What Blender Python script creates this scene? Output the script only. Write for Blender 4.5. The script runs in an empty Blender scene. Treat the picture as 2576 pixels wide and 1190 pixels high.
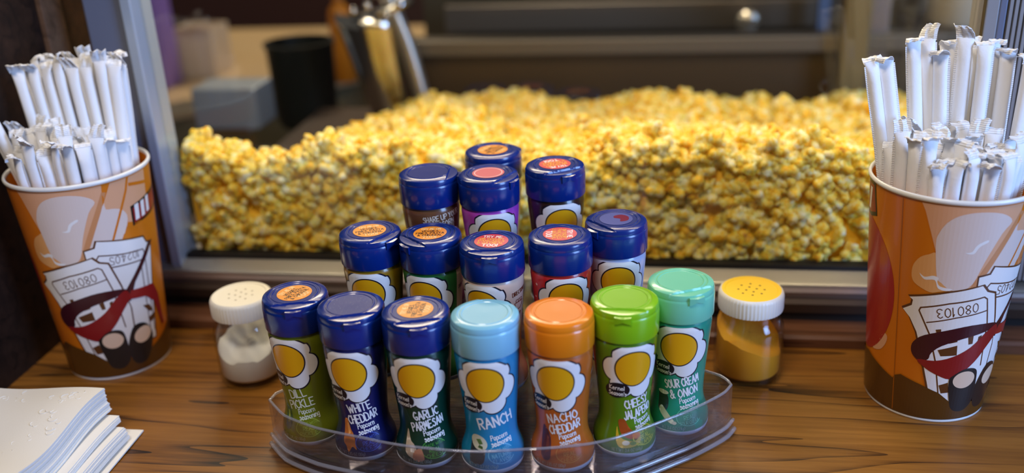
import bpy, bmesh, math, random
import numpy as np
from mathutils import Vector, Matrix
random.seed(7); rng = np.random.default_rng(7)
S = bpy.context.scene; C = S.collection
PI = math.pi
def lin(c):
    return tuple((x/255/12.92 if x/255 <= .04045 else ((x/255+.055)/1.055)**2.4) for x in c)
# ------------------------------------------------------------------ camera
cam = bpy.data.cameras.new('camera'); co = bpy.data.objects.new('camera', cam); C.objects.link(co); S.camera = co
cam.sensor_width = 36; cam.lens = 2400/2576*36; cam.clip_start = .02
ps, th, rh = math.radians(9.3), math.radians(23), math.radians(2.75)
F = Vector((-math.sin(ps)*math.cos(th), math.cos(ps)*math.cos(th), -math.sin(th)))
R0 = Vector((math.cos(ps), math.sin(ps), 0)); U0 = R0.cross(F)
Rv = R0*math.cos(rh)-U0*math.sin(rh); Uv = U0*math.cos(rh)+R0*math.sin(rh)
M = Matrix((Rv, Uv, -F)).transposed().to_4x4(); M.translation = (0, 0, .434); co.matrix_world = M
cam.dof.use_dof = True; cam.dof.focus_distance = .71; cam.dof.aperture_fstop = 2.5
# ------------------------------------------------------------------ world, lights, exposure
W = bpy.data.worlds.new('world'); S.world = W; W.use_nodes = True
W.node_tree.nodes['Background'].inputs[0].default_value = (.9, .85, .8, 1); W.node_tree.nodes['Background'].inputs[1].default_value = .09
def area(name, loc, target, sx, sy, power, col):
    l = bpy.data.lights.new(name, 'AREA'); l.shape = 'RECTANGLE'; l.size = sx; l.size_y = sy; l.energy = power; l.color = col
    o = bpy.data.objects.new(name, l); C.objects.link(o); o.location = loc
    o.rotation_euler = (Vector(target)-Vector(loc)).to_track_quat('-Z', 'Y').to_euler(); return o
area('ceiling_light', (-.3, -.25, 1.75), (-.15, .8, 0), .6, .3, 16, (1, .86, .70))
area('daylight_window', (1.9, -.35, .85), (0, .65, .1), .8, 1.3, 54, (.30, .52, 1))
area('heat_lamp', (-.08, .858, .46), (-.08, .865, 0), 1.0, .04, 1.9, (1, .82, .54))
area('kitchen_light', (-.6, 2.7, 1.8), (-.5, 1.8, 0), 1.2, .4, 30, (1, .84, .62))
S.view_settings.view_transform = 'Standard'; S.view_settings.look = 'None'; S.view_settings.gamma = 1
S.view_settings.use_curve_mapping = False; S.view_settings.exposure = 0.15
try:
    S.cycles.use_denoising = True; S.cycles.max_bounces = 12; S.cycles.transparent_max_bounces = 24
    S.cycles.caustics_reflective = False; S.cycles.caustics_refractive = False
except Exception: pass
# ------------------------------------------------------------------ materials
def mat(name, rgb, rough=.5, metal=0, coat=0, spec=.5, sss=0, trans=None):
    m = bpy.data.materials.new(name); m.use_nodes = True; b = m.node_tree.nodes['Principled BSDF']
    b.inputs['Base Color'].default_value = (*lin(rgb), 1); b.inputs['Roughness'].default_value = rough
    b.inputs['Metallic'].default_value = metal; b.inputs['Coat Weight'].default_value = coat
    b.inputs['Coat Roughness'].default_value = .08; b.inputs['Specular IOR Level'].default_value = spec
    if sss: b.inputs['Subsurface Weight'].default_value = sss; b.inputs['Subsurface Scale'].default_value = .005
    return m
def nd(m, t, **kw):
    n = m.node_tree.nodes.new(t)
    for k, v in kw.items():
        if k in n.inputs: n.inputs[k].default_value = v
        else: setattr(n, k, v)
    return n
def ln(m, a, b): m.node_tree.links.new(a, b)
def coords(m, scale, kind='Object', rot=(0, 0, 0)):
    t = nd(m, 'ShaderNodeTexCoord'); mp = nd(m, 'ShaderNodeMapping')
    mp.inputs['Scale'].default_value = scale; mp.inputs['Rotation'].default_value = rot
    if kind == 'World':
        g = nd(m, 'ShaderNodeNewGeometry'); ln(m, g.outputs['Position'], mp.inputs['Vector'])
    else: ln(m, t.outputs[kind], mp.inputs['Vector'])
    return mp.outputs['Vector']
def ramp(m, fac, stops, interp='LINEAR'):
    r = nd(m, 'ShaderNodeValToRGB'); e = r.color_ramp; e.interpolation = interp
    while len(e.elements) < len(stops): e.elements.new(.5)
    for el, (p, c) in zip(e.elements, stops): el.position = p; el.color = (*lin(c), 1)
    ln(m, fac, r.inputs['Fac']); return r.outputs['Color']
def bsdf(m): return m.node_tree.nodes['Principled BSDF']
def bump(m, h, strength=.3, dist=.001):
    b = nd(m, 'ShaderNodeBump'); b.inputs['Strength'].default_value = strength; b.inputs['Distance'].default_value = dist
    ln(m, h, b.inputs['Height']); ln(m, b.outputs['Normal'], bsdf(m).inputs['Normal'])
def clear(name, tint, refl=1.0, rough=.03, haze=0):
    m = bpy.data.materials.new(name); m.use_nodes = True; nt = m.node_tree; nt.nodes.clear()
    o = nt.nodes.new('ShaderNodeOutputMaterial'); t = nt.nodes.new('ShaderNodeBsdfTransparent'); g = nt.nodes.new('ShaderNodeBsdfGlossy')
    t.inputs[0].default_value = (*tint, 1); g.inputs['Roughness'].default_value = rough
    f = nt.nodes.new('ShaderNodeLayerWeight'); pw_ = nt.nodes.new('ShaderNodeMath'); pw_.operation = 'POWER'; pw_.inputs[1].default_value = 4.0
    nt.links.new(f.outputs['Facing'], pw_.inputs[0]); f.inputs['Blend'].default_value = .5
    mu = nt.nodes.new('ShaderNodeMath'); mu.operation = 'MULTIPLY_ADD'; mu.inputs[1].default_value = .8*refl; mu.inputs[2].default_value = .045*refl
    x = nt.nodes.new('ShaderNodeMixShader'); nt.links.new(pw_.outputs[0], mu.inputs[0]); nt.links.new(mu.outputs[0], x.inputs[0])
    nt.links.new(t.outputs[0], x.inputs[1]); nt.links.new(g.outputs[0], x.inputs[2]); 
    if haze:
        d = nt.nodes.new('ShaderNodeBsdfDiffuse'); d.inputs[0].default_value = (.62, .62, .70, 1); y = nt.nodes.new('ShaderNodeMixShader'); y.inputs[0].default_value = haze
        nt.links.new(x.outputs[0], y.inputs[1]); nt.links.new(d.outputs[0], y.inputs[2]); x = y
    nt.links.new(x.outputs[0], o.inputs[0]); return m
def oak(name, cols, sc=1.0, rough=.38, bumpy=.25, along='X'):
    m = mat(name, (120, 80, 40), rough, coat=.0, spec=.35)
    r = (0, 0, 0) if along == 'X' else ((0, PI/2, 0) if along == 'Z' else (0, 0, PI/2))
    v = coords(m, (.62*sc, 8.5*sc, 8.5*sc), 'World', r)
    n1 = nd(m, 'ShaderNodeTexNoise', Scale=1.6, Detail=3.0, Roughness=.5, Distortion=.1); ln(m, v, n1.inputs['Vector'])
    k = nd(m, 'ShaderNodeMath', operation='MULTIPLY'); ln(m, n1.outputs['Fac'], k.inputs[0]); k.inputs[1].default_value = 11.0
    fr = nd(m, 'ShaderNodeMath', operation='FRACT'); ln(m, k.outputs[0], fr.inputs[0])   # growth rings: contour lines of a stretched noise
    g1 = nd(m, 'ShaderNodeMath', operation='POWER'); ln(m, fr.outputs[0], g1.inputs[0]); g1.inputs[1].default_value = 5.0
    v2 = coords(m, (10*sc, 240*sc, 240*sc), 'World', r)
    n2 = nd(m, 'ShaderNodeTexNoise', Scale=1.0, Detail=4.0, Roughness=.65); ln(m, v2, n2.inputs['Vector'])
    v3 = coords(m, (2.5*sc, 34*sc, 34*sc), 'World', r)
    n3 = nd(m, 'ShaderNodeTexNoise', Scale=1.0, Detail=3.0, Roughness=.6); ln(m, v3, n3.inputs['Vector'])
    a = nd(m, 'ShaderNodeMath', operation='MULTIPLY_ADD'); ln(m, g1.outputs[0], a.inputs[0]); a.inputs[1].default_value = -.20; a.inputs[2].default_value = .10
    b = nd(m, 'ShaderNodeMath', operation='MULTIPLY_ADD'); ln(m, n3.outputs['Fac'], b.inputs[0]); b.inputs[1].default_value = .55; ln(m, a.outputs[0], b.inputs[2])
    d = nd(m, 'ShaderNodeMath', operation='MULTIPLY_ADD'); ln(m, n2.outputs['Fac'], d.inputs[0]); d.inputs[1].default_value = .40; ln(m, b.outputs[0], d.inputs[2])
    ln(m, ramp(m, d.outputs[0], cols), bsdf(m).inputs['Base Color']); bump(m, n2.outputs['Fac'], bumpy, .0006); return m
M_OAK = oak('oiled oak', [(.33, (30, 18, 8)), (.43, (84, 51, 17)), (.53, (124, 79, 28)), (.68, (148, 98, 38))])
M_LEDGE = oak('dark oak moulding', [(.3, (48, 27, 18)), (.5, (92, 58, 40)), (.75, (122, 82, 60))])
M_DARKWOOD = oak('dark walnut panel', [(.3, (16, 9, 6)), (.55, (40, 24, 16)), (.8, (62, 40, 28))], .8, .5, .2, 'Z')
M_TRIMWOOD = oak('brown wood strip', [(.3, (60, 42, 30)), (.55, (98, 72, 54)), (.8, (120, 92, 70))], .8, .5, .2, 'Z')
def brushed(name, rgb, rough=.34, metal=.9):
    m = mat(name, rgb, rough, metal); v = coords(m, (3, 400, 400), 'World')
    n = nd(m, 'ShaderNodeTexNoise', Scale=1.0, Detail=3.0); ln(m, v, n.inputs['Vector'])
    bump(m, n.outputs['Fac'], .15, .0004); return m
M_STEEL = brushed('brushed steel', (188, 184, 176)); M_STEEL2 = brushed('dull steel', (140, 128, 124), .42, .8)
M_ALU = brushed('anodised aluminium', (112, 120, 146), .42, .2); M_BRIGHT = brushed('bright aluminium', (176, 190, 210), .3, .3)  # the jamb's blue reflection is put into the anodised base colour
M_CHROME = mat('chrome', (215, 212, 205), .14, 1); M_BLACK = mat('black rubber', (14, 12, 12), .6); M_DARKSTEEL = brushed('dark brown steel', (60, 46, 38), .5, .4)
M_GRILLE = brushed('grey ribbed plastic', (150, 150, 156), .45, .2)
M_GLASS = clear('window glass', (.97, .97, .95), .7); M_JAR = clear('jar glass', (.972, .978, .968), .9); M_ACRYL = clear('clear acrylic', (.93, .925, .95), 1.5, .05, .02)
M_PAPER = mat('straw paper', (246, 246, 248), .55, sss=.0)
v = coords(M_PAPER, (1, 1, 1)); n = nd(M_PAPER, 'ShaderNodeTexNoise', Scale=420.0, Detail=3.0); ln(M_PAPER, v, n.inputs['Vector']); bump(M_PAPER, n.outputs['Fac'], .25, .0006)
M_CRIMP = mat('crimped paper', (232, 232, 232), .6)
v = coords(M_CRIMP, (1, 1, 1)); w = nd(M_CRIMP, 'ShaderNodeTexWave', Scale=230.0, Distortion=.4); w.bands_direction = 'Z'; ln(M_CRIMP, v, w.inputs['Vector'])
ln(M_CRIMP, ramp(M_CRIMP, w.outputs['Fac'], [(.3, (226, 226, 229)), (.6, (248, 248, 248))]), bsdf(M_CRIMP).inputs['Base Color']); bump(M_CRIMP, w.outputs['Fac'], .5, .0006)
M_NAPKIN = mat('napkin tissue', (236, 232, 224), .8)
v = coords(M_NAPKIN, (1, 1, 1), 'World'); n = nd(M_NAPKIN, 'ShaderNodeTexNoise', Scale=900.0, Detail=2.0); ln(M_NAPKIN, v, n.inputs['Vector']); bump(M_NAPKIN, n.outputs['Fac'], .12, .0005)
M_WHITE = mat('white paperboard', (236, 236, 234), .35, coat=.2)
_mc = {}
def flat(rgb, rough=.3, coat=.25):
    k = (tuple(rgb), rough)
    if k not in _mc: _mc[k] = mat('print %d %d %d' % tuple(rgb), rgb, rough, coat=coat)
    return _mc[k]
# popcorn: butter yellow, cream and amber patches that belong to the puffs themselves
M_POP = mat('buttered popcorn', (240, 205, 110), .6, sss=.35)
v = coords(M_POP, (1, 1, 1), 'World'); n = nd(M_POP, 'ShaderNodeTexNoise', Scale=70.0, Detail=4.0, Roughness=.85); ln(M_POP, v, n.inputs['Vector'])
ln(M_POP, ramp(M_POP, n.outputs['Fac'], [(.29, (150, 80, 14)), (.37, (238, 172, 18)), (.45, (246, 202, 44)), (.53, (250, 226, 124)), (.62, (250, 242, 206))]), bsdf(M_POP).inputs['Base Color'])
n = nd(M_POP, 'ShaderNodeTexNoise', Scale=600.0, Detail=3.0); ln(M_POP, v, n.inputs['Vector']); bump(M_POP, n.outputs['Fac'], .3, .001)
M_POPBULK = mat('popcorn bulk', (244, 186, 30), .7)
# ------------------------------------------------------------------ object helpers
def new(name, V, Fc, mats, parent=None, mi=None, smooth=False):
    me = bpy.data.meshes.new(name); me.from_pydata([tuple(p) for p in V], [], [tuple(f) for f in Fc])
    if not isinstance(mats, (list, tuple)): mats = [mats]
    for m in mats: me.materials.append(m)
    if mi is not None: me.polygons.foreach_set('material_index', mi)
    if smooth: me.polygons.foreach_set('use_smooth', [True]*len(me.polygons))
    me.update(); o = bpy.data.objects.new(name, me); C.objects.link(o); o.parent = parent; return o
def tag(o, label=None, cat=None, group=None, kind=None):
    for k, v in (('label', label), ('category', cat), ('group', group), ('kind', kind)):
        if v: o[k] = v
    return o
def empty(name, loc=(0, 0, 0), rz=0):
    o = bpy.data.objects.new(name, None); C.objects.link(o); o.location = loc; o.rotation_euler = (0, 0, rz); o.empty_display_size = .02; return o
def dup(root):
    r = root.copy(); C.objects.link(r)
    for k in root.children:
        c = k.copy(); C.objects.link(c); c.parent = r
        for g in k.children:
            d = g.copy(); C.objects.link(d); d.parent = c
    return r
class MB:
    def __init__(s): s.v = []; s.f = []; s.m = []
    def add(s, V, Fc, mi=0):
        k = len(s.v); s.v += [tuple(p) for p in V]; s.f += [tuple(i+k for i in f) for f in Fc]; s.m += [mi]*len(Fc); return s
    def box(s, a, b, mi=0, bev=0):
        bm = bmesh.new(); bmesh.ops.create_cube(bm, size=1)
        for q in bm.verts: q.co = [(a[i]+b[i])/2+q.co[i]*(b[i]-a[i]) for i in range(3)]
        if bev: bmesh.ops.bevel(bm, geom=bm.edges[:], offset=bev, segments=2, affect='EDGES', profile=.5)
        bm.verts.index_update(); s.add([q.co[:] for q in bm.verts], [[q.index for q in f.verts] for f in bm.faces], mi); bm.free(); return s
    def lathe(s, prof, n=48, mi=0, close=False):
        V = []; Fc = []
        for r, z in prof:
            for i in range(n): a = 2*PI*i/n; V.append((r*math.cos(a), r*math.sin(a), z))
        m = len(prof)
        for j in range(m-1 if not close else m):
            for i in range(n):
                a, b = j*n+i, j*n+(i+1) % n; c, d = ((j+1) % m)*n+(i+1) % n, ((j+1) % m)*n+i
                Fc.append((a, b, c, d))
        return s.add(V, Fc, mi)
    def tube(s, pts, r, n=12, mi=0):
        pts = [Vector(p) for p in pts]; V = []; Fc = []; rr = r if isinstance(r, (list, tuple)) else [r]*len(pts)
        for i, p in enumerate(pts):
            t = (pts[min(i+1, len(pts)-1)]-pts[max(i-1, 0)]).normalized(); u = t.orthogonal().normalized() if i == 0 else (u-t*u.dot(t)).normalized(); w = t.cross(u)
            for k in range(n): a = 2*PI*k/n; V.append(p+(u*math.cos(a)+w*math.sin(a))*rr[i])
        for i in range(len(pts)-1):
            for k in range(n): Fc.append((i*n+k, i*n+(k+1) % n, (i+1)*n+(k+1) % n, (i+1)*n+k))
        Fc.append(tuple(range(n))[::-1]); Fc.append(tuple((len(pts)-1)*n+k for k in range(n))); return s.add(V, Fc, mi)
    def extrude(s, prof, x0, x1, mi=0):   # closed (y, z) profile swept along x
        n = len(prof); V = [(x0, y, z) for y, z in prof]+[(x1, y, z) for y, z in prof]
        Fc = [(i, (i+1) % n, n+(i+1) % n, n+i) for i in range(n)]+[tuple(range(n))[::-1], tuple(range(n, 2*n))]
        return s.add(V, Fc, mi)
    def prism(s, pts, z0, z1, mi=0):      # closed (x, y) outline raised from z0 to z1
        n = len(pts); V = [(x, y, z0) for x, y in pts]+[(x, y, z1) for x, y in pts]
        Fc = [(i, (i+1) % n, n+(i+1) % n, n+i) for i in range(n)]+[tuple(range(n))[::-1], tuple(range(n, 2*n))]
        return s.add(V, Fc, mi)
    def build(s, name, mats, parent=None, smooth=False, angle=None):
        o = new(name, s.v, s.f, mats, parent, s.m, smooth)
        bm = bmesh.new(); bm.from_mesh(o.data); bmesh.ops.recalc_face_normals(bm, faces=bm.faces[:]); bm.to_mesh(o.data); bm.free()
        if angle: o.data.set_sharp_from_angle(angle=math.radians(angle))
        return o
def smooth_loop(pts, k=6, closed=True):
    n = len(pts); out = []
    for i in range(n if closed else n-1):
        g = lambda j: np.array(pts[j % n] if closed else pts[min(max(j, 0), n-1)], float)
        a, b, c, d = g(i-1), g(i), g(i+1), g(i+2)
        for t in np.arange(k)/k:
            out.append(tuple(.5*(2*b+(c-a)*t+(2*a-5*b+4*c-d)*t*t+(3*b-a-3*c+d)*t**3)))
    if not closed: out.append(tuple(pts[-1]))
    return out
def ell(cx, cy, a, b, n=40, rot=0):
    return [(cx+a*math.cos(t)*math.cos(rot)-b*math.sin(t)*math.sin(rot), cy+a*math.cos(t)*math.sin(rot)+b*math.sin(t)*math.cos(rot)) for t in (2*PI*i/n for i in range(n))]
def fill(pts, du=None, dv=None):
    """flat polygon -> triangles, cut into strips du wide so that it can follow a curved surface"""
    bm = bmesh.new(); f = bm.faces.new([bm.verts.new((x, y, 0)) for x, y in pts]); bm.normal_update()
    bmesh.ops.triangulate(bm, faces=[f])
    if du:
        u0 = min(p[0] for p in pts); u1 = max(p[0] for p in pts); k = math.floor(u0/du)+1
        while k*du < u1:
            bmesh.ops.bisect_plane(bm, geom=bm.verts[:]+bm.edges[:]+bm.faces[:], plane_co=(k*du, 0, 0), plane_no=(1, 0, 0)); k += 1
    if dv:
        u0 = min(p[1] for p in pts); u1 = max(p[1] for p in pts); k = math.floor(u0/dv)+1
        while k*dv < u1:
            bmesh.ops.bisect_plane(bm, geom=bm.verts[:]+bm.edges[:]+bm.faces[:], plane_co=(0, k*dv, 0), plane_no=(0, 1, 0)); k += 1
    bmesh.ops.triangulate(bm, faces=[g for g in bm.faces if len(g.verts) > 3])
    for g in bm.faces:
        if g.normal.z < 0: g.normal_flip()
    bm.verts.index_update(); V = [q.co.to_2d()[:] for q in bm.verts]; Fc = [[q.index for q in g.verts] for g in bm.faces]; bm.free(); return V, Fc
def decal(mb, pts, fn, eps, mi=0, du=None):
    V, Fc = fill(pts, du, 3.0 if fn is on_body else None); mb.add([fn(x, y, eps) for x, y in V], Fc, mi)
# ------------------------------------------------------------------ hand-lettered stroke alphabet
G = {'A': "00 38 60|13 53", 'B': "00 08|~08 48 57 55 34 04|~04 44 62 61 40 00", 'C': "~57 38 16 04 12 30 51", 'D': "00 08|~08 38 66 63 61 30 00", 'E': "50 00 08 58|04 44", 'F': "00 08 58|04 44",
 'G': "~57 38 16 04 12 30 51 53|53 33", 'H': "00 08|50 58|04 54", 'I': "00 08", 'J': "~48 42 20 02", 'K': "00 08|58 04 50", 'L': "08 00 50", 'M': "00 18 33 58 60", 'N': "00 08 50 58", 'O': "~38 16 03 11 30 51 63 56 38",
 'P': "00 08|~08 48 57 55 34 04", 'R': "00 08|~08 48 57 55 34 04|24 50", 'S': "~57 38 16 25 44 52 30 01", 'T': "08 68|38 30", 'U': "~08 03 20 40 63 68", 'V': "08 30 68", 'W': "08 20 46 60 88", 'X': "00 58|08 50",
 'Y': "08 34 68|34 30", 'Z': "08 58 00 50", '&': "~60 15 17 28 37 35 02 10 30 54", "'": "08 06", '!': "08 03|00 01", '.': "00 01", ',': "11 0z", ':': "01 02|04 05", '(': "~28 06 02 20", ')': "~08 26 22 00", 'Q': "~38 16 03 11 30 51 63 56 38|42 6z",
 'Ñ': "00 08 50 58|~0a 2b 3a 5b", '0': "~28 06 02 20 42 46 28", '1': "16 28 20", '2': "~06 28 46 44 00|00 50", '3': "~07 28 46 24|~24 43 41 20 01", '4': "30 38 02 52", '5': "48 08 05|~05 34 42 30 01", '6': "~48 15 02 20 42 34 03", '7': "08 48 10",
 '8': "~24 06 28 46 24 02 20 42 24", '9': "~44 24 06 28 46 43 10", 'a': "~44 25 03 01 20 43|45 40", 'c': "~44 25 03 01 20 41", 'd': "~44 25 03 01 20 43|48 40", 'e': "03 43|~43 25 03 01 20 41", 'g': "~44 25 03 01 20 43|~45 41 3x 0y", 'h': "00 08|~03 25 44 40",
 'f': "~37 28 16 10|04 34", 'i': "05 00|07 07", 'l': "08 00", 'm': "00 05|~03 25 34 30|~33 55 64 60", 'n': "00 05|~03 25 44 40", 'o': "~25 04 02 20 42 44 25", 'p': "05 0x|~04 25 44 41 20 01", 'r': "00 05|~03 25 35", 's': "~44 15 04 23 42 20 01",
 't': "~18 11 20 31|05 35", 'u': "~05 01 20 42|45 40", 'k': "00 08|45 03 40", 'v': "05 20 45", 'y': "05 20|45 1x"}
HX = {'a': 10, 'b': 11, 'z': -1, 'y': -2, 'x': -3}
def glyph(ch):
    out = []
    for st in G[ch].split('|'):
        sm = st.startswith('~'); pts = [(HX.get(p[0], None) if p[0] in HX else int(p[0]), HX[p[1]] if p[1] in HX else int(p[1])) for p in st.lstrip('~').split()]
        out.append(smooth_loop(pts, 4, False) if sm and len(pts) > 2 else pts)
    return out
def text2d(txt, width=None, size=None, bold=.17, rot=0, jit=0, seed=1, anchor=(0, 0), gap=2.2, sq=1.0):
    """strokes of a line of lettering, centred on anchor; returns list of (polyline, halfwidth)"""
    rr = random.Random(seed); x = 0; L = []
    for ch in txt:
        if ch == ' ': x += 3.4; continue
        g = glyph(ch); w = max(p[0] for s in g for p in s); ja = rr.uniform(-jit, jit); jy = rr.uniform(-jit, jit)*3
        for s in g:
            L.append([(x+(p[0]-w/2)*math.cos(ja)-(p[1]-4)*math.sin(ja)+w/2, (p[0]-w/2)*math.sin(ja)+(p[1]-4)*math.cos(ja)+4+jy) for p in s])
        x += w+gap
    tw = x-gap; k = width/tw if width else size/8
    ky = (size/8 if (width and size) else k)*sq; cr, sr = math.cos(rot), math.sin(rot); o = []
    for s in L:
        o.append(([(anchor[0]+(p[0]-tw/2)*k*cr-(p[1]-4)*ky*sr, anchor[1]+(p[0]-tw/2)*k*sr+(p[1]-4)*ky*cr) for p in s], bold*ky*4))
    return o
def ink(mb, strokes, fn, eps, mi=0, seg=1.6):
    """pen strokes as mitred ribbons with round ends; strokes that cross lie a hair apart in height"""
    lev = 0
    for pts, hw in strokes:
        closed = len(pts) > 8 and math.hypot(pts[0][0]-pts[-1][0], pts[0][1]-pts[-1][1]) < 1e-6
        runs = [[pts[0]]]
        for i in range(1, len(pts)):
            runs[-1].append(pts[i])
            if i < len(pts)-1:
                a = math.atan2(pts[i][1]-pts[i-1][1], pts[i][0]-pts[i-1][0]); b = math.atan2(pts[i+1][1]-pts[i][1], pts[i+1][0]-pts[i][0])
                if abs((b-a+PI) % (2*PI)-PI) > .9: runs.append([pts[i]])
        for run in runs:
            P = [run[0]]
            for a, b in zip(run[:-1], run[1:]):
                L = math.hypot(b[0]-a[0], b[1]-a[1]); n = max(1, int(L/seg))
                if L > 1e-6: P += [(a[0]+(b[0]-a[0])*i/n, a[1]+(b[1]-a[1])*i/n) for i in range(1, n+1)]
            if len(P) < 2: continue
            e = eps+(lev % 6)*8e-6; lev += 1; n = len(P); Q = []
            for i in range(n):
                p0 = P[i-1] if i else (P[-2] if closed and len(runs) == 1 else P[0]); p1 = P[i+1] if i < n-1 else (P[1] if closed and len(runs) == 1 else P[-1])
                dx, dy = p1[0]-p0[0], p1[1]-p0[1]; L = math.hypot(dx, dy) or 1; nx, ny = -dy/L*hw, dx/L*hw
                Q += [(P[i][0]+nx, P[i][1]+ny), (P[i][0]-nx, P[i][1]-ny)]
            mb.add([fn(x, y, e) for x, y in Q], [(2*i, 2*i+1, 2*i+3, 2*i+2) for i in range(n-1)], mi)
            if closed and len(runs) == 1: continue
            for c, d in ((P[0], P[1]), (P[-1], P[-2])):
                a0 = math.atan2(c[1]-d[1], c[0]-d[0])-PI/2
                mb.add([fn(c[0]+hw*math.cos(a0+PI*k/6), c[1]+hw*math.sin(a0+PI*k/6), e) for k in range(7)], [tuple(range(7))], mi)
# ------------------------------------------------------------------ the setting: counter, wood ledge, walls
def struct(name, mb, m, **k): o = mb.build(name, m, **k); o['kind'] = 'structure'; return o
ct = MB().box((-.58, -.25, -.04), (.75, .80, 0)).build('counter_top', M_OAK); tag(ct, 'oiled brown oak counter top with dark grain', 'counter')
struct('wall_left', MB().box((-.60, -.25, -.9), (-.5655, .905, 1.1)), M_DARKWOOD)
struct('trim_1', MB().box((-.5655, .815, .0135), (-.5595, .846, 1.1), bev=.001), M_TRIMWOOD)
struct('trim_2', MB().extrude([(.769, 0), (.769, .0085), (.7715, .0112), (.788, .0122), (.80, .0122), (.80, 0)], -.565, .75), M_LEDGE)
struct('floor', MB().box((-4, -2, -.95), (4, 4.4, -.90)), mat('floor tile', (60, 52, 48), .6))
struct('wall_back', MB().box((-4, 3.2, -.9), (4, 3.3, 2.6)), mat('maroon wall', (62, 30, 26), .7))
# popcorn warmer: sill, jambs, glass, floor pan, rear frame
pw = tag(empty('popcorn_warmer', (0, .83, 0)), 'steel and glass popcorn warmer cabinet behind the wood ledge', 'popcorn warmer')
def wp(name, mb, m, **k):
    mb.v = [(x, y-.83, z) for x, y, z in mb.v]; return mb.build(name, m, pw, **k)
wp('base_gasket', MB().box((-.525, .7985, .0122), (.75, .83, .0215)), M_BLACK)
wp('lower_rail', MB().extrude([(.795, .0215), (.795, .030), (.7985, .0335), (.86, .0335), (.86, .0215)], -.525, .75), M_DARKSTEEL)
wp('middle_rail', MB().extrude([(.8015, .0335), (.8015, .0385), (.8035, .0415), (.86, .0415), (.86, .0335)], -.523, .75), M_STEEL2)
wp('sill', MB().extrude([(.806, .0415), (.8065, .0435), (.8085, .0445), (.8235, .0505), (.86, .0505), (.86, .0415)], -.52, .75), M_STEEL)
wp('glass_gasket', MB().box((-.47, .8245, .0505), (.29, .838, .0545)), M_BLACK)
wp('jamb', MB().box((-.5205, .8175, .0335), (-.4815, .862, 1.05), bev=.0015), M_ALU)
wp('jamb_edge', MB().box((-.4813, .812, .0445), (-.4705, .850, 1.05), bev=.0015), M_BRIGHT)
wp('jamb_groove', MB().box((-.4835, .8165, .0445), (-.4805, .850, 1.05)), M_BLACK)
wp('glass_pane', MB().box((-.4705, .828, .0545), (.254, .832, 1.0)), M_GLASS)
wp('jamb', MB().box((.2545, .812, .0505), (.2562, .8135, 1.05)), brushed('brass strip', (150, 120, 70)))
wp('jamb_edge', MB().box((.2564, .812, .0505), (.2665, .85, 1.05), bev=.001), M_GRILLE); wp('jamb_edge', MB().box((.2668, .8125, .0505), (.2725, .85, 1.05), bev=.001), M_ALU)
g = MB()
for i in range(26): g.box((.274+i*.0042, .812, .0505), (.2765+i*.0042, .84, 1.05))
g.box((.2725, .818, .0505), (.39, .845, 1.05)); wp('slatted_panel', g, M_GRILLE)
wp('floor_pan', MB().box((-.53, .838, .036), (.6, 1.42, .0415)), M_DARKSTEEL)
wp('rear_panel', MB().box((-.40, 1.405, .0415), (.5, 1.42, .128), bev=.002), mat('brown panel', (72, 58, 40), .45, .3))
wp('rear_rail', MB().box((-.40, 1.385, .128), (.5, 1.425, .152), bev=.003), brushed('tan steel', (104, 94, 80), .45, .4))
wp('upper_rail', MB().box((-.36, 1.60, .122), (.42, 1.625, .168), bev=.003), brushed('grey steel', (120, 110, 98), .35, .7))
wp('rear_backing', MB().box((-.42, 1.70, -.05), (.55, 1.715, .6)), mat('olive dark panel', (74, 62, 40), .5, .2))
wp('rear_backing', MB().box((-.2, 1.66, .18), (.3, 1.69, .6)), mat('dark hood', (36, 28, 24), .5, .2))
wp('corner_post', MB().box((.250, 1.36, .0415), (.285, 1.395, .9), bev=.002), brushed('brass steel', (120, 102, 62), .45, .4))
wp('corner_post', MB().box((.292, 1.40, .0415), (.318, 1.43, .9), bev=.002), M_STEEL2)
wp('slim_post', MB().box((.245, 1.55, .0415), (.262, 1.565, .9)), mat('blue grey steel', (96, 112, 140), .4, .3))
# things of the kitchen beyond the warmer
kc = empty('kitchen_counter', (-.86, 1.75, 0)); tag(kc, 'tan kitchen counter running away behind the warmer on the left', 'counter')
kq = lambda name, mb, m: mb.build(name, m, kc)
kq('counter_slab', MB().prism([(-.25, -.42), (.42, .22), (.36, .52), (-.5, .5), (-.5, -.42)], -.02, .012), mat('tan laminate', (196, 168, 126), .4))
kq('counter_base', MB().prism([(-.22, -.36), (.38, .22), (.34, .5), (-.45, .48), (-.45, -.36)], -.9, -.02), mat('olive cabinet', (130, 118, 84), .5))
pc = MB().box((-.970, 1.66, .0125), (-.915, 1.72, .20), bev=.003).build('carton', mat('purple card', (150, 118, 196), .5)); tag(pc, 'tall purple carton on the far kitchen counter', 'carton')
cb = empty('box', (-.905, 1.80, .0125)); tag(cb, 'open cream cardboard box beside the purple carton', 'box')
b = MB(); b.box((-.075, -.05, 0), (.075, .05, .004)).box((-.075, -.05, .004), (.075, -.046, .11)).box((-.075, .046, .004), (.075, .05, .11)).box((-.075, -.046, .004), (-.071, .046, .11)).box((.071, -.046, .004), (.075, .046, .11))
cb.scale = (.55, .8, .85); b.build('carton_body', mat('cream card', (222, 202, 170), .6), cb)
MB().add([(-.075, -.05, .11), (.075, -.05, .11), (.08, -.085, .118), (-.08, -.085, .118), (-.075, -.052, .112), (.075, -.052, .112)], [(0, 1, 2, 3), (0, 1, 5, 4)]).build('flap', mat('pale card', (205, 190, 165), .6), cb)
gp = MB().box((-.685, 1.30, .0415), (-.585, 1.37, .104), bev=.003).build('metal_bin', brushed('blue grey bin', (168, 178, 190), .4, .5)); tag(gp, 'blue-grey metal bin left of the popcorn heap', 'bin')
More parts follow.
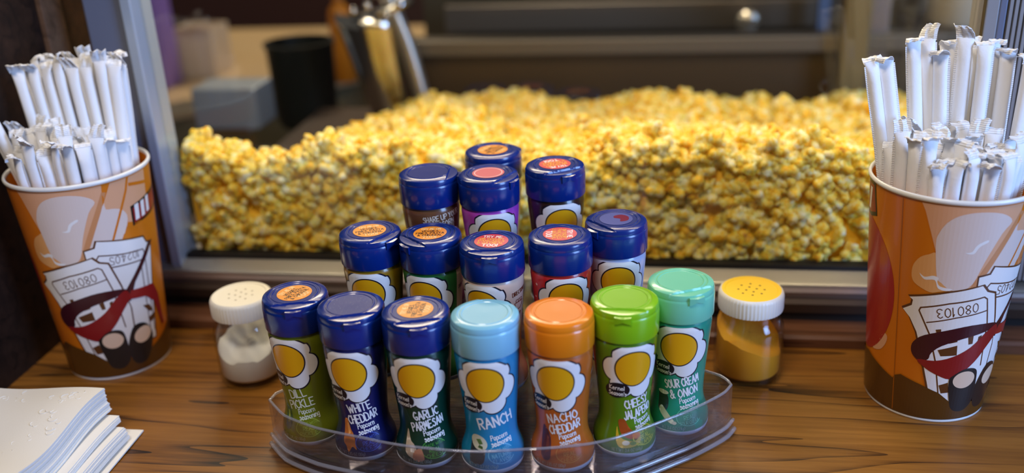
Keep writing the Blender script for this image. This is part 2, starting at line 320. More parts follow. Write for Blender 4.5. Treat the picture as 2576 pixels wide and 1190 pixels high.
bk = empty('black_bucket', (-.575, 1.475, .0)); bk.scale = (.8, .8, .74); tag(bk, 'dark green-black bucket standing behind the popcorn heap', 'bucket')
MB().lathe([(0, 0), (.055, 0), (.062, .02), (.068, .175), (.072, .18), (.072, .186), (.066, .186), (.06, .02), (0, .015)], 40).build('bucket_body', mat('black green plastic', (26, 30, 24), .4), bk, True, 40)
ob = empty('sauce_bottle', (-.585, 1.72, .012)); tag(ob, 'small orange bottle on the kitchen counter', 'bottle')
MB().lathe([(0, 0), (.02, 0), (.022, .004), (.022, .12), (.018, .135), (.009, .145), (.009, .15), (0, .15)], 28).build('bottle_body', mat('orange plastic', (214, 128, 24), .35), ob, True, 40)
MB().lathe([(.011, .149), (.011, .17), (.004, .19), (0, .19)], 20).build('nozzle', mat('orange nozzle', (190, 110, 20), .4), ob, True, 40)
# popcorn scoop standing in the heap
sc = empty('popcorn_scoop', (-.402, 1.33, .09), 0); tag(sc, 'shiny steel popcorn scoop with bent handle stuck in the heap', 'scoop')
V = []; Fc = []; n = 14
for j in range(9):
    t = j/8; r = .034+.018*t
    for i in range(n+1):
        a = PI*.02+PI*.96*i/n; V.append((-.035+.10*t*.0+.03*(1-t)-r*math.cos(a)*.9+.01, -.01-r*math.sin(a)*.6+.045, -.05+.16*t))
for j in range(8):
    for i in range(n): k = j*(n+1)+i; Fc.append((k, k+1, k+n+2, k+n+1))
o = new('scoop_bowl', V, Fc, M_CHROME, sc, smooth=True); md = o.modifiers.new('thick', 'SOLIDIFY'); md.thickness = .002
MB().tube(smooth_loop([(.06, .02, -.03), (.04, .025, .06), (.015, .03, .13), (0, .03, .18), (-.01, .03, .24)], 4, False), [.012]*17, 14).build('handle', M_STEEL, sc, True)
MB().tube([(-.035, .01, .105), (.02, .02, .115), (.05, .03, .13)], .009, 12).build('bracket', M_CHROME, sc, True)
for i, (x, z) in enumerate([(-.03, .118), (-.008, .125), (.02, .112), (.036, .128), (.005, .142)]):
    bm = MB(); bm.lathe([(0, -.007), (.005, -.005), (.007, 0), (.005, .005), (0, .007)], 14); bm.v = [(a+x, b2+.0, c+z) for a, b2, c in bm.v]; bm.build('rivet', M_CHROME, sc, True)
kb = empty('control_knob', (.140, 1.592, .139)); tag(kb, 'round chrome knob on the rear rail of the warmer', 'knob')
b = MB().lathe([(0, 0), (.008, 0), (.008, .01), (.017, .013), (.018, .024), (.012, .028), (0, .029)], 28); b.v = [(x, -z, y) for x, y, z in b.v]; b.build('knob_body', mat('cream chrome', (230, 222, 205), .2, .8), kb, True, 40)
tw = empty('paper_roll', (.44, 1.48, .15)); tag(tw, 'white paper roll behind the right end of the warmer', 'paper roll')
MB().lathe([(.018, 0), (.05, 0), (.052, .003), (.052, .117), (.05, .12), (.018, .12)], 32, close=True).build('roll', mat('paper towel', (196, 186, 165), .8), tw, True, 40)
MB().box((-.08, -.06, -.15), (.08, .06, 0)).build('stand', M_DARKSTEEL, tw)
# ------------------------------------------------------------------ popcorn heap
def ico(sub):
    bm = bmesh.new(); bmesh.ops.create_icosphere(bm, subdivisions=sub, radius=1); bm.verts.index_update()
    V = np.array([q.co[:] for q in bm.verts]); Fc = np.array([[q.index for q in f.verts] for f in bm.faces]); bm.free(); return V, Fc
def puff(sub, seed):
    """a popped kernel: five to eight ball-like lobes swelling out of a small core"""
    V, Fc = ico(sub); r = np.random.default_rng(seed); n = int(r.integers(5, 9)); D = []
    while len(D) < n:
        d = r.normal(size=3); d /= np.linalg.norm(d)
        if all(d@e < .72 for e in D): D.append(d)
    rad = np.full(len(V), .34)
    for d in D:
        c = r.uniform(.42, .72); q = r.uniform(.27, .42); co_ = V@d; dis = q*q-c*c*(1-co_*co_)
        rad = np.where((dis > 0) & (co_ > 0), np.maximum(rad, c*co_+np.sqrt(np.maximum(dis, 0))), rad)
    for k in range(3): rad += .025*np.sin(V@r.normal(size=3)*9+r.uniform(0, 6))
    V = V*rad[:, None]; V -= V.mean(0); return V/np.abs(V).max(), Fc
def hx(x, y):
    h = .147-.064*np.clip((y-.85)/.42, 0, 1)**1.1+.006*np.sin(x*23+1)+.005*np.sin(x*41+y*17)+.006*np.sin(y*22+x*9)
    s = np.clip((-.335-x)/.11, 0, 1); t = np.clip((y-.87)/.16, 0, 1); h = h-.075*(s*s*(3-2*s))*(t*t*(3-2*t))
    b = np.clip((y-1.26)/.12, 0, 1); return h-.05*b*b
xs = np.linspace(-.465, .44, 90); ys = np.linspace(.848, 1.375, 56); V = []; Fc = []
for y in ys:
    for x in xs: V.append((x, y, float(hx(x, y))-.012))
nx = len(xs)
for j in range(len(ys)-1):
    for i in range(nx-1): k = j*nx+i; Fc.append((k, k+1, k+nx+1, k+nx))
k0 = len(V)
for x in xs: V.append((x, .848, .0415))
for i in range(nx-1): Fc.append((i, k0+i, k0+i+1, i+1))
pts = []
def near(x, y): return True
n_front = 900; n_top = 4300
for _ in range(n_front):
    x = rng.uniform(-.462, .30); z = .05+rng.random()*(float(hx(x, .85))-.05); pts.append((x, .845+rng.random()*.008, z, 0))
for _ in range(n_top):
    x = rng.uniform(-.462, .43); y = .848+rng.random()**1.5*.52; pts.append((x, y, float(hx(x, y))-.006+rng.random()*.010, 1))
for _ in range(70):
    x = rng.uniform(-.455, .40); y = .848+rng.random()*.03; pts.append((x, y, float(hx(x, y))+rng.uniform(.006, .016), 0))
for _ in range(46):
    x = rng.uniform(-.30, .36); y = rng.uniform(1.0, 1.27); pts.append((x, y, float(hx(x, y))+.012, 1))
def xform(Vp, x, y, z, r, rot):
    q = rot; return Vp@q.T*r+np.array((x, y, z))
def rrot():
    q = rng.normal(size=4); q /= np.linalg.norm(q); w, x, y, z = q
    return np.array([[1-2*(y*y+z*z), 2*(x*y-z*w), 2*(x*z+y*w)], [2*(x*y+z*w), 1-2*(x*x+z*z), 2*(y*z-x*w)], [2*(x*z-y*w), 2*(y*z+x*w), 1-2*(x*x+y*y)]])
front = sorted([i for i, p in enumerate(pts) if p[1] < .852 and p[0] < .2 and not (-.19 < p[0]*.85/p[1] < -.03 and p[2] < .125)], key=lambda i: pts[i][1])
solo = set(random.Random(3).sample(front, 300))
PV = [puff(3, 50+i) for i in range(6)]; PL = [puff(2, 80+i) for i in range(10)]; PF = [puff(3, 120+i) for i in range(8)]
pmesh = []
for Vp, Fp in PV:
    me = bpy.data.meshes.new('popcorn_piece'); me.from_pydata(Vp.tolist(), [], Fp.tolist()); me.materials.append(M_POP); me.polygons.foreach_set('use_smooth', [True]*len(Fp)); pmesh.append(me)
bigV = [np.array(V)]; bigF = []; off = len(V); quad = Fc
for i, (x, y, z, k) in enumerate(pts):
    r = rng.uniform(.0092, .0138)*(1.18 if y < .93 else 1)
    if i in solo:
        o = bpy.data.objects.new('popcorn_piece', pmesh[i % 6]); C.objects.link(o); o.location = (x, .8328+r+rng.random()*.003, z); o.scale = (r,)*3
        o.rotation_euler = (rng.uniform(0, 6), rng.uniform(0, 6), rng.uniform(0, 6))
        tag(o, 'puffed yellow popcorn piece lying against the warmer glass', 'popcorn', 'popcorn pieces against the front glass'); continue
    Vp, Fp = PL[i % 10] if y > .93 else PF[i % 8]; bigV.append(xform(Vp, x, max(y, .8325+r), z, r, rrot())); bigF.append(Fp+off); off += len(Vp)
VV = np.concatenate(bigV).astype(np.float32); T = np.concatenate(bigF)
me = bpy.data.meshes.new('popcorn_heap'); nq = len(quad); nt = len(T)
me.vertices.add(len(VV)); me.vertices.foreach_set('co', VV.ravel()); me.loops.add(nq*4+nt*3)
me.loops.foreach_set('vertex_index', np.concatenate([np.array(quad).ravel(), T.ravel()]).astype(np.int32)); me.polygons.add(nq+nt)
me.polygons.foreach_set('loop_start', np.concatenate([np.arange(nq)*4, nq*4+np.arange(nt)*3]).astype(np.int32))
me.polygons.foreach_set('material_index', np.concatenate([np.ones(nq), np.zeros(nt)]).astype(np.int32)); me.polygons.foreach_set('use_smooth', np.ones(nq+nt, bool))
me.materials.append(M_POP); me.materials.append(M_POPBULK); me.update(calc_edges=True)
o = bpy.data.objects.new('popcorn_heap', me); C.objects.link(o); tag(o, 'big heap of buttery yellow popcorn filling the warmer', 'popcorn', None, 'stuff')
# ------------------------------------------------------------------ seasoning bottles
PROF = [(0, .001), (.019, .001), (.0215, .002), (.0228, .006), (.0229, .010), (.0222, .0145), (.0204, .0195), (.0190, .0245), (.0184, .030), (.0185, .037), (.0191, .047), (.0202, .060), (.0214, .074), (.0225, .087), (.0229, .093), (.0226, .0965), (.0217, .0985), (.0213, .1005)]
PZ = [p[1] for p in PROF[1:]]; PR = [p[0] for p in PROF[1:]]
RL = 21.5
def on_body(u, v, e):
    a = u/RL-PI/2; r = float(np.interp(v/1000, PZ, PR))+e; return (r*math.cos(a), r*math.sin(a), v/1000)
def on_cap(x, y, e): return (x/1000, y/1000, .1240+e)
NAVY = (7, 40, 122)
def capmesh(kind):
    c = MB().lathe([(.0222, .1005), (.0236, .0990), (.0240, .1000), (.0241, .1160), (.0238, .1178), (.0232, .1186)], 64)
    return c
def build_bottle(pos, face, cap, body, cat_label, sticker=None, srot=0, title=None, tcol=(236, 236, 240), picture=None, seal=None, weight='NET WT 2.85 OZ (80g)', capdir=0, extra=None, emblem=True, tilt=(0, 0), badge=True, ring=True):
    az = math.atan2(-pos[1], -pos[0]); rz = az+PI/2+math.radians(face)
    B = empty('seasoning_bottle', pos, rz); B.scale = (1, 1, .95); tag(B, cat_label, 'seasoning bottle', 'popcorn seasoning bottles on the clear stand')
    bm_ = mat('sleeve %d %d %d' % tuple(body), body, .26, coat=.4)
    MB().lathe([p for p in PROF if p[1] >= .002], 64).build('bottle_body', bm_, B, True)
    MB().lathe([(0, 0), (.020, 0), (.0219, .0008), (.0229, .004), (.0229, .0046), (.0215, .0046)], 64).build('base_ring', mat('bottle base', (190, 196, 210) if ring else body, .4), B, True, 50)
    cm = mat('cap %d %d %d' % tuple(cap), cap, .24, coat=.3)
    cp = capmesh(0).build('cap', cm, B, True, 50)
    # flip lid: domed disc with a raised ring, parted from the cap by a groove; flat chord edge with a thumb tab
    lid = MB().lathe([(.0236, .1184), (.0238, .1205), (.0230, .1228), (.0212, .1239), (.0190, .1242), (.0186, .1238), (.0172, .1238), (.0168, .1242), (.0160, .1242), (.0156, .1238), (.0, .1237)], 64)
    cd = math.radians(capdir)-PI/2; ca, sa = math.cos(cd), math.sin(cd)
    l = lid.build('flip_lid', cm, cp)
    bm = bmesh.new(); bm.from_mesh(l.data)
    for dd in (.0158, .0164):   # the front edge of the lid steps down behind a chord
        bmesh.ops.bisect_plane(bm, geom=bm.verts[:]+bm.edges[:]+bm.faces[:], plane_co=(ca*dd, sa*dd, 0), plane_no=(ca, sa, 0))
    for q in bm.verts:
        if q.co.x*ca+q.co.y*sa > .0161: q.co.z = min(q.co.z-.0004, .1226)
    for f_ in bm.faces: f_.smooth = True
    bm.to_mesh(l.data); bm.free(); l.data.set_sharp_from_angle(angle=math.radians(32))
    def cf(x, y, z): return (x*ca-y*sa, x*sa+y*ca, z)
    t = MB(); V = []; n = 10      # thumb tab: a bow-tie lip under the rim
    for i in range(n+1):
        q = -1+2*i/n; a = q*.23; d = .0021*(1-.25*abs(q)); hh = .0022+.0022*abs(q)
        V += [cf(.0236*math.cos(a), .0236*math.sin(a), .1212), cf((.0238+d)*math.cos(a), (.0238+d)*math.sin(a), .1206+.0005*abs(q)), cf((.0238+d*.8)*math.cos(a), (.0238+d*.8)*math.sin(a), .1196-hh), cf(.0236*math.cos(a), .0236*math.sin(a), .1190-hh)]
    Fq = [(i*4+k, i*4+k+1, i*4+k+5, i*4+k+4) for i in range(n) for k in range(3)]+[(0, 1, 2, 3), (n*4+3, n*4+2, n*4+1, n*4)]
    t.add(V, Fq).build('thumb_tab', cm, cp, True, 30)
    if sticker:
        sl = MB(); decal(sl, ell(0, 0, 12.6, 12.6, 48), on_cap, .00004)
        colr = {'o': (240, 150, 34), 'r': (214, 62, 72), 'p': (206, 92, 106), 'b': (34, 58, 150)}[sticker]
        st = sl.build('lid_sticker', flat(colr, .35), B)
        rt = math.radians(srot)
        def stx(x, y, e): return on_cap(x*math.cos(rt)-y*math.sin(rt), x*math.sin(rt)+y*math.cos(rt), e)
        if sticker == 'o':
            a = MB(); b = MB(); ink(a, text2d('TRY ME ON', width=15, size=3.4, bold=.2, anchor=(0, 7.4)), stx, .00009); ink(a, text2d('TOO!', width=10, size=4, bold=.22, anchor=(0, -8)), stx, .00009)
            for i, (tx, wd) in enumerate((('VEGGIES,', 13), ('FRIES, PASTA', 21), ('& CHICKEN,', 18))): ink(b, text2d(tx, width=wd, size=2.9, bold=.17, anchor=(0, 3.3-3.9*i)), stx, .00009)
            a.build('sticker_text', flat((250, 206, 140)), st); b.build('sticker_text', flat((30, 22, 16)), st)
        elif sticker == 'r':
            a = MB(); b = MB(); ink(a, text2d('TRY ME', width=14, size=3.6, bold=.2, anchor=(0, 7.4)), stx, .00009); ink(a, text2d('TOO!', width=11, size=4.2, bold=.24, anchor=(0, -8)), stx, .00009)
            for i, (tx, wd) in enumerate((('ON YOGURT', 18), ('PANCAKES', 19), ('& OATMEAL', 19))): ink(b, text2d(tx, width=wd, size=2.9, bold=.2, anchor=(0, 3.3-3.7*i)), stx, .00009)
            a.build('sticker_text', flat((250, 226, 226)), st); b.build('sticker_text', flat((250, 176, 66)), st)
        elif sticker == 'p':
            a = MB()
            for r in (10.8,): ink(a, [(ell(0, 0, r, r, 40)+[(r, 0)], .35)], stx, .00009)
            a.build('sticker_ring', flat((244, 206, 210)), st)
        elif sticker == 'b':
            a = MB(); decal(a, smooth_loop([(0, 6), (6, 7), (10, 2), (8, -5), (2, -6), (3, -1), (-1, 2)]), stx, .00009); a.build('reflection_patch', flat((120, 24, 60), .2), st)  # blue disc and red patch paint the cap's blurred reflection as colour
    if emblem:   # plain generic badge: a scalloped pale patch with a golden round centre
        e = MB(); N = 120; cx, cy = -3.2, 75.2
        def scal(a, b, k, d): return [(cx+(a+k*(.75 if math.sin(t) > .72 else abs(math.cos(3*t+.35))**.55)-d)*math.cos(t), min(cy+(b+k*(.75 if math.sin(t) > .72 else abs(math.cos(3*t+.35))**.55)-d)*math.sin(t), 96.0)) for t in (2*PI*i/N for i in range(N))]
        decal(e, scal(18.8, 20.0, 5.2, 0), on_body, .00012, 0, 2.0); decal(e, scal(18.8, 20.0, 5.2, 1.2), on_body, .00020, 1, 2.0)
        decal(e, ell(cx, cy+2, 13.9, 15.2, 60), on_body, .00028, 0, 2.0); decal(e, ell(cx, cy+2, 12.9, 14.2, 60), on_body, .00036, 2, 2.0)
        e.build('label_emblem', [flat((18, 18, 40)), flat((236, 236, 238)), flat((232, 168, 18))], B, True)
    if badge:
        bd = MB(); decal(bd, ell(-15.5, 58.5, 9.4, 6.6, 40, .12), on_body, .00044, 0, 2.0); bo = bd.build('brand_badge', flat((16, 16, 32)), B)
        a = MB(); ink(a, text2d('Kernel', width=11, size=3.5, bold=.15, rot=-.05, anchor=(-15.8, 60.6)), on_body, .00052); ink(a, text2d("Season's", width=13.5, size=3.5, bold=.15, rot=-.05, anchor=(-15.3, 55.6)), on_body, .00052)
        a.build('badge_text', flat((240, 240, 240)), bo)
    if title:
        a = MB(); n = len(title)
        for i, (tx, w, u) in enumerate(title):
            ink(a, text2d(tx, width=w, size=(9.0 if n == 1 else 7.2), bold=.15, rot=.20, jit=.07, seed=i+len(tx), anchor=(u, (44.5 if n == 1 else 47.0-9.3*i)), gap=2.0), on_body, .0002)
        a.build('flavour_text', flat(tcol), B)
        a = MB(); ink(a, text2d('Popcorn', width=14, size=4.3, bold=.15, rot=.17, jit=.05, anchor=(5.5, 31.0)), on_body, .0002); ink(a, text2d('seasoning', width=17, size=4.3, bold=.15, rot=.17, jit=.05, anchor=(7.5, 26.4)), on_body, .0002)
        a.build('description_text', flat(tcol), B)
        a = MB(); ink(a, text2d(weight, width=21, size=2.7, bold=.13, anchor=(-8, 8)), on_body, .0002); a.build('weight_text', flat(tuple(int(x*.5+112) for x in body)), B)
    if seal:
        sc_, lines = seal; a = MB(); ink(a, [(ell(6, 17.2, 9.6, 7.2, 40)[3:38], .32)], on_body, .0002)
        for i, tx in enumerate(lines): ink(a, text2d(tx, width=min(14, 2.1*len(tx)), size=2.9 if i else 2.0, bold=.13, rot=.1, anchor=(6, 20.6-3.9*i)), on_body, .0002)
        a.build('claim_seal', flat(sc_), B)
    if picture:
        p = MB(); cols = []
        for i, (c, pts_) in enumerate(picture): decal(p, smooth_loop(pts_, 4) if len(pts_) > 4 else pts_, on_body, .00015+.00006*i, i, 2.0); cols.append(flat(c))
        p.build('food_picture', cols, B, True)
    if extra: extra(B)
    return B
def x_dust(B):
    d = MB(); r = random.Random(4)
    for _ in range(130):
        q = r.uniform(0, 15.0)**.5*3.8; a = r.uniform(0, 6.28); decal(d, ell(q*math.cos(a), q*math.sin(a), r.uniform(.05, .13), r.uniform(.05, .13), 6), on_cap, .00002)
    d.build('dust_specks', flat((196, 204, 226), .7), B)
z1, z2, z3 = .0162, .0407, .0717
W_ = (238, 238, 242)
chunk = [((206, 120, 54), [(-13, 34), (-10, 36), (-8, 28), (-5, 22), (-3, 12), (-6, 14), (-9, 9), (-11, 14), (-14, 18)]), ((226, 152, 84), [(-11, 32), (-9, 33), (-8, 24), (-10, 22)])]
garlic = [((206, 188, 166), [(-17, 24), (-15, 33), (-13, 24), (-9, 20), (-6, 12), (-10, 10), (-16, 14)]), ((190, 128, 96), [(-9, 16), (-4, 18), (-2, 10), (-6, 8), (-10, 10)]), ((232, 222, 206), [(-13, 20), (-10, 20), (-9, 15), (-12, 15)])]
dip = [((38, 52, 60), [(-18, 30), (-8, 26), (-6, 18), (-8, 10), (-16, 9), (-18, 14)]), ((206, 206, 188), ell(-11.5, 26, 7.5, 5.6, 16, -.5)), ((92, 122, 66), [(-14, 28), (-10, 29), (-8, 25), (-11, 24)]), ((70, 96, 52), [(-11, 24), (-8, 23), (-8, 21), (-12, 22)])]
bottlep = [((92, 50, 62), [(-15, 38), (-12, 36), (-9, 30), (-8, 22), (-8, 12), (-14, 12), (-17, 26)]), ((120, 62, 58), [(-12, 30), (-10, 28), (-9, 18), (-12, 16)])]
chips = [((168, 78, 28), [(-15, 31), (-10, 32), (-6, 25), (1, 18), (-2, 16), (-12, 20)]), ((214, 182, 46), [(-16, 26), (-13, 18), (-3, 15), (2, 18), (0, 12), (-12, 10), (-16, 16)]), ((246, 236, 200), ell(-9, 14, 2.6, 1.8, 12)), ((206, 120, 40), ell(-1, 19, 3.2, 2.4, 12)), ((120, 150, 30), ell(-4, 13.5, 2.2, 1.5, 12))]
cream = [((40, 56, 56), [(-20, 36), (-12, 34), (-11, 24), (-14, 20), (-20, 22)]), ((226, 226, 216), ell(-16, 36, 5, 2, 16)), ((190, 200, 170), [(-16, 24), (-6, 15), (-5, 12), (-8, 12), (-18, 20)]), ((220, 222, 196), ell(-5, 12.5, 1.6, 1.4, 12))]
pick = [((60, 84, 22), [(-15, 34), (-11, 33), (-8, 25), (-9, 15), (-14, 15), (-16, 24)]), ((142, 156, 58), [(-13, 30), (-11, 29), (-10, 20), (-13, 19)])]
build_bottle((-.2575, .588, z1), -27, NAVY, (108, 118, 20), 'olive green dill pickle bottle with navy cap at left end of front row', 'o', 75, [('DILL', 14, 0), ('PICKLE', 22, 2)], (214, 218, 200), pick, ((150, 170, 60), ['MADE WITH', 'REAL', 'PICKLE']), capdir=20)
build_bottle((-.211, .573, z1), -13, NAVY, (18, 24, 88), 'navy white cheddar bottle with plain dusty navy cap', None, 0, [('WHITE', 19, 1.5), ('CHEDDAR', 25, 3.5)], W_, chunk, ((60, 84, 180), ['MADE WITH', 'REAL', 'CHEESE']), capdir=12, extra=x_dust)
build_bottle((-.163, .568, z1), -3, NAVY, (10, 54, 40), 'dark green garlic parmesan bottle with navy cap in front row', 'o', 80, [('GARLIC', 20, 1.5), ('PARMESAN', 27, 2.5)], W_, garlic, ((70, 150, 60), ['MADE WITH', 'REAL', 'CHEESE']), capdir=5)
build_bottle((-.114, .566, z1), 0, (132, 196, 224), (28, 132, 182), 'sky blue ranch bottle with pale blue cap', None, 0, [('RANCH', 28, 3)], W_, dip, ((110, 190, 226), ['MADE WITH', 'NATURAL', 'FLAVOR']), 'NET WT 2.7 OZ (76g)', capdir=150)
build_bottle((-.064, .572, z1), -3, (236, 132, 22), (190, 98, 34), 'orange nacho cheddar bottle with bright orange cap', None, 0, [('NACHO', 24, 1.5), ('CHEDDAR', 26, 3.5)], W_, bottlep, ((214, 140, 60), ['MADE WITH', 'REAL', 'CHEESE']), capdir=155)
build_bottle((-.0205, .5935, z1), 27, (134, 194, 24), (88, 132, 20), 'green cheesy jalapeno bottle with bright lime cap', None, 0, [('CHEESY', 20, 0), ('JALAPEÑO', 25, 2)], W_, chips, ((214, 214, 40), ['MADE WITH', 'REAL', 'JALAPEÑO']), 'NET WT 2.4 OZ (68g)', capdir=-30)
build_bottle((.0185, .6235, z1), 8, (118, 208, 174), (30, 146, 120), 'teal sour cream and onion bottle with mint cap at right end', None, 0, [('SOUR CREAM', 29, 0), ('& ONION', 24, 2.5)], W_, cream, ((90, 196, 166), ['MADE WITH', 'REAL', 'SOUR CREAM']), 'NET WT 2.6 OZ (74g)', capdir=20)
def side_text(B, lines, col, u, v, dv=3.6, name='side_text'):
    a = MB()
    for i, (tx, w, s) in enumerate(lines): ink(a, text2d(tx, width=w, size=s, bold=.15, rot=.1, anchor=(u, v-dv*i)), on_body, .0002)
    return a.build(name, flat(col), B)
def panel(B, u0, u1, v0, v1, col, name, e=.0001):
    a = MB(); decal(a, [(u0, v0), (u1, v0), (u1, v1), (u0, v1)], on_body, e, 0, 2.0); return a.build(name, flat(col), B)
def x_green(B): panel(B, 24, 44, 5, 97, (196, 172, 150), 'back_panel'); side_text(B, [('DIRECTIONS', 14, 3)], (60, 40, 40), 33, 82)
def x_peach(B):
    side_text(B, [('DIRECTIONS', 15, 3.4)], (110, 50, 36), 28, 86)
    a = MB(); ink(a, [([(23, 77), (24, 73), (26, 71), (30, 71), (32, 73), (33, 77), (23, 77)], .3)]+[(ell(25.5+2.5*i, 78.5, 1.4, 1.4, 10), .25) for i in range(3)], on_body, .0002); a.build('bowl_drawing', flat((130, 66, 50)), B)
    side_text(B, [('POP', 6, 3)], (110, 50, 36), 28, 66)
def x_stars(B):
    for u, v, r in ((-27, 88, 1.6), (-30, 76, 1.2), (24, 90, 1.4), (27, 80, 1.1), (-24, 66, 1.3)):
        a = MB(); decal(a, [(u+(r if i % 2 == 0 else r*.4)*math.sin(PI*i/5), v+(r if i % 2 == 0 else r*.4)*math.cos(PI*i/5)) for i in range(10)], on_body, .0002); a.build('printed_star', flat((240, 196, 190)), B)
def x_brown(B):
    side_text(B, [('SHARE UP YOUR', 30, 4.6), ('POPCORN', 20, 4.6)], (214, 200, 186), 8, 91, 6.2, 'slogan_text')
    side_text(B, [('DIRECTIONS:', 15, 2.7)], (40, 24, 14), -14, 80.5); side_text(B, [('SHAKE WELL BEFORE USE', 24, 2.6)], (190, 170, 150), 7, 80.5)
    panel(B, -4, 24, 30, 77.5, (226, 222, 222), 'nutrition_panel', .0001); side_text(B, [('Nutrition Facts', 24, 4)], (24, 20, 24), 9.5, 74)
def x_back(B): side_text(B, [('DIRECTIONS', 14, 2.8), ('POP', 7, 2.8), ('SHAKE', 9, 2.8), ('ENJOY', 9, 2.8)], (190, 70, 60), 12, 88, 9)
build_bottle((-.216, .648, z2), -10, NAVY, (150, 112, 14), 'gold seasoning bottle with navy cap, leftmost in the second row', 'o', 14, None, capdir=50)
build_bottle((-.168, .645, z2), -15, NAVY, (24, 98, 44), 'green seasoning bottle with navy cap in the second row', 'o', 8, None, capdir=-40, extra=x_green)
build_bottle((-.119, .632, z2), -19, NAVY, (216, 184, 164), 'peach seasoning bottle with navy cap in the middle of second row', 'r', 8, None, capdir=14, extra=x_peach)
build_bottle((-.070, .647, z2), 19, NAVY, (188, 36, 34), 'red seasoning bottle with printed stars and navy cap, second row', 'r', 250, None, capdir=135, extra=x_stars)
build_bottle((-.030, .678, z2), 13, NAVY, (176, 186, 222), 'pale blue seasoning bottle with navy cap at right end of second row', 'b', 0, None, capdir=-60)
build_bottle((-.1785, .696, z3), 0, NAVY, (104, 68, 44), 'brown seasoning bottle turned to show its nutrition label', None, 0, None, capdir=80, extra=x_brown, emblem=False, badge=False)
build_bottle((-.130, .694, z3), 16, NAVY, (176, 66, 178), 'magenta purple seasoning bottle with navy cap in the top row', 'p', 0, None, capdir=38)
build_bottle((-.080, .716, z3), 21, NAVY, (44, 24, 16), 'dark chocolate brown seasoning bottle with navy cap in top row', 'r', 180, None, capdir=5)
build_bottle((-.136, .752, z3), 60, NAVY, (224, 214, 216), 'whitish seasoning bottle with navy cap, farthest back of all', 'o', 0, None, capdir=60, extra=x_back, emblem=False, badge=False)
# ------------------------------------------------------------------ clear acrylic stand
st = tag(empty('display_stand', (-.115, .65, 0)), 'clear acrylic stepped stand holding the seasoning bottles', 'display stand')
def sp(name, mb, m=M_ACRYL, **k):
    mb.v = [(x+.115, y-.65, z) for x, y, z in mb.v]; return mb.build(name, m, st, **k)
front_arc = smooth_loop([(-.290, .590), (-.268, .5745), (-.240, .5625), (-.209, .5525), (-.180, .5445), (-.148, .540), (-.118, .540), (-.088, .5455), (-.060, .553), (-.028, .5665), (.018, .601), (.046, .6235), (.057, .637)], 4, False)
FA = 0
def offs(P, d):
    out = []
    for i, p in enumerate(P):
        a = np.array(P[max(i-1, 0)]); b = np.array(P[min(i+1, len(P)-1)]); t = b-a; t /= np.linalg.norm(t); out.append((p[0]+t[1]*d, p[1]-t[0]*d))
    return out
def arc_out(P):
    out = []
    for i, p in enumerate(P):
        a = np.array(P[max(i-1, 0)]); b = np.array(P[min(i+1, len(P)-1)]); t = b-a; t /= np.linalg.norm(t)
        d = float(np.interp(p[0], (-.292, -.268, -.24, -.20, -.15, -.09, -.05, .02, .05, .06), (.001, .0065, .0075, .0046, .003, .0035, .0064, .0074, .004, .001))); out.append((p[0]+t[1]*d, p[1]-t[0]*d))
    return out
front_arc = arc_out(front_arc)
back1 = [(.044, .660), (-.03, .700), (-.12, .705), (-.23, .690), (-.283, .615)]
sp('base_plate', MB().prism(offs(front_arc, .0035)+back1, .0004, .0066)); sp('base_plate', MB().prism(offs(front_arc, .0015)+back1, .0072, .0147))
wall = offs(front_arc, .001)
wall = smooth_loop([(-.265, .628), (-.284, .606), (-.2912, .597)], 4, False)[:-1]+wall+smooth_loop([(.0575, .642), (.051, .650), (.036, .658)], 4, False)
n = len(wall); inn = offs(wall, -.0022)
b = MB(); V = [(x, y, .0149) for x, y in wall]+[(x, y, .0408) for x, y in wall]+[(x, y, .0408) for x, y in inn]+[(x, y, .0149) for x, y in inn]
b.add(V, [(i+k*n, i+1+k*n, i+1+((k+1) % 4)*n, i+((k+1) % 4)*n) for i in range(n-1) for k in range(4)]+[(0, n, 2*n, 3*n), (n-1, 4*n-1, 3*n-1, 2*n-1)]); sp('front_lip', b)
b = MB()
for i in range(34):
    y = .552+i*.0038; xl = [p[0] for p in front_arc if True]; P = np.array(front_arc); lo = np.interp(y, P[:len(P)//2+1, 1][::-1], P[:len(P)//2+1, 0][::-1]) if y > .5405 else -.13; hi = np.interp(y, P[len(P)//2:, 1], P[len(P)//2:, 0])
    b.box((lo+.006, y, .0148), (hi-.006, y+.0013, .0156))
sp('floor_ridges', b)
M_EDGE = clear('acrylic edge', (.9, .9, .94), 2.2, .08, .2)
sp('lip_edge', MB().tube([((a[0]+c[0])/2, (a[1]+c[1])/2, .0411) for a, c in zip(wall, inn)], .0011, 8), M_EDGE, smooth=True)
sp('base_edge', MB().tube([(x, y, .0035) for x, y in offs(front_arc, .0042)], .0018, 8), M_EDGE, smooth=True)
sp('base_edge', MB().tube([(x, y, .0110) for x, y in offs(front_arc, .0026)], .0016, 8), M_EDGE, smooth=True)
def tier(y0, ends, z, depth, bow):
    x0, x1 = ends; A = [(x0+(x1-x0)*i/20, y0+bow*((2*i/20-1)**2)) for i in range(21)]; Bk = [(x, y+depth) for x, y in A][::-1]
    sp('tier_plate', MB().prism(A+Bk, z-.0032, z-.0004)); I = [(x, y+.0022) for x, y in A]
    sp('tier_riser', MB().prism(A+I[::-1], .0157, z-.0034))
tier(.6065, (-.246, -.005), z2, .062, .022); tier(.6695, (-.206, -.056), z3, .11, .012)
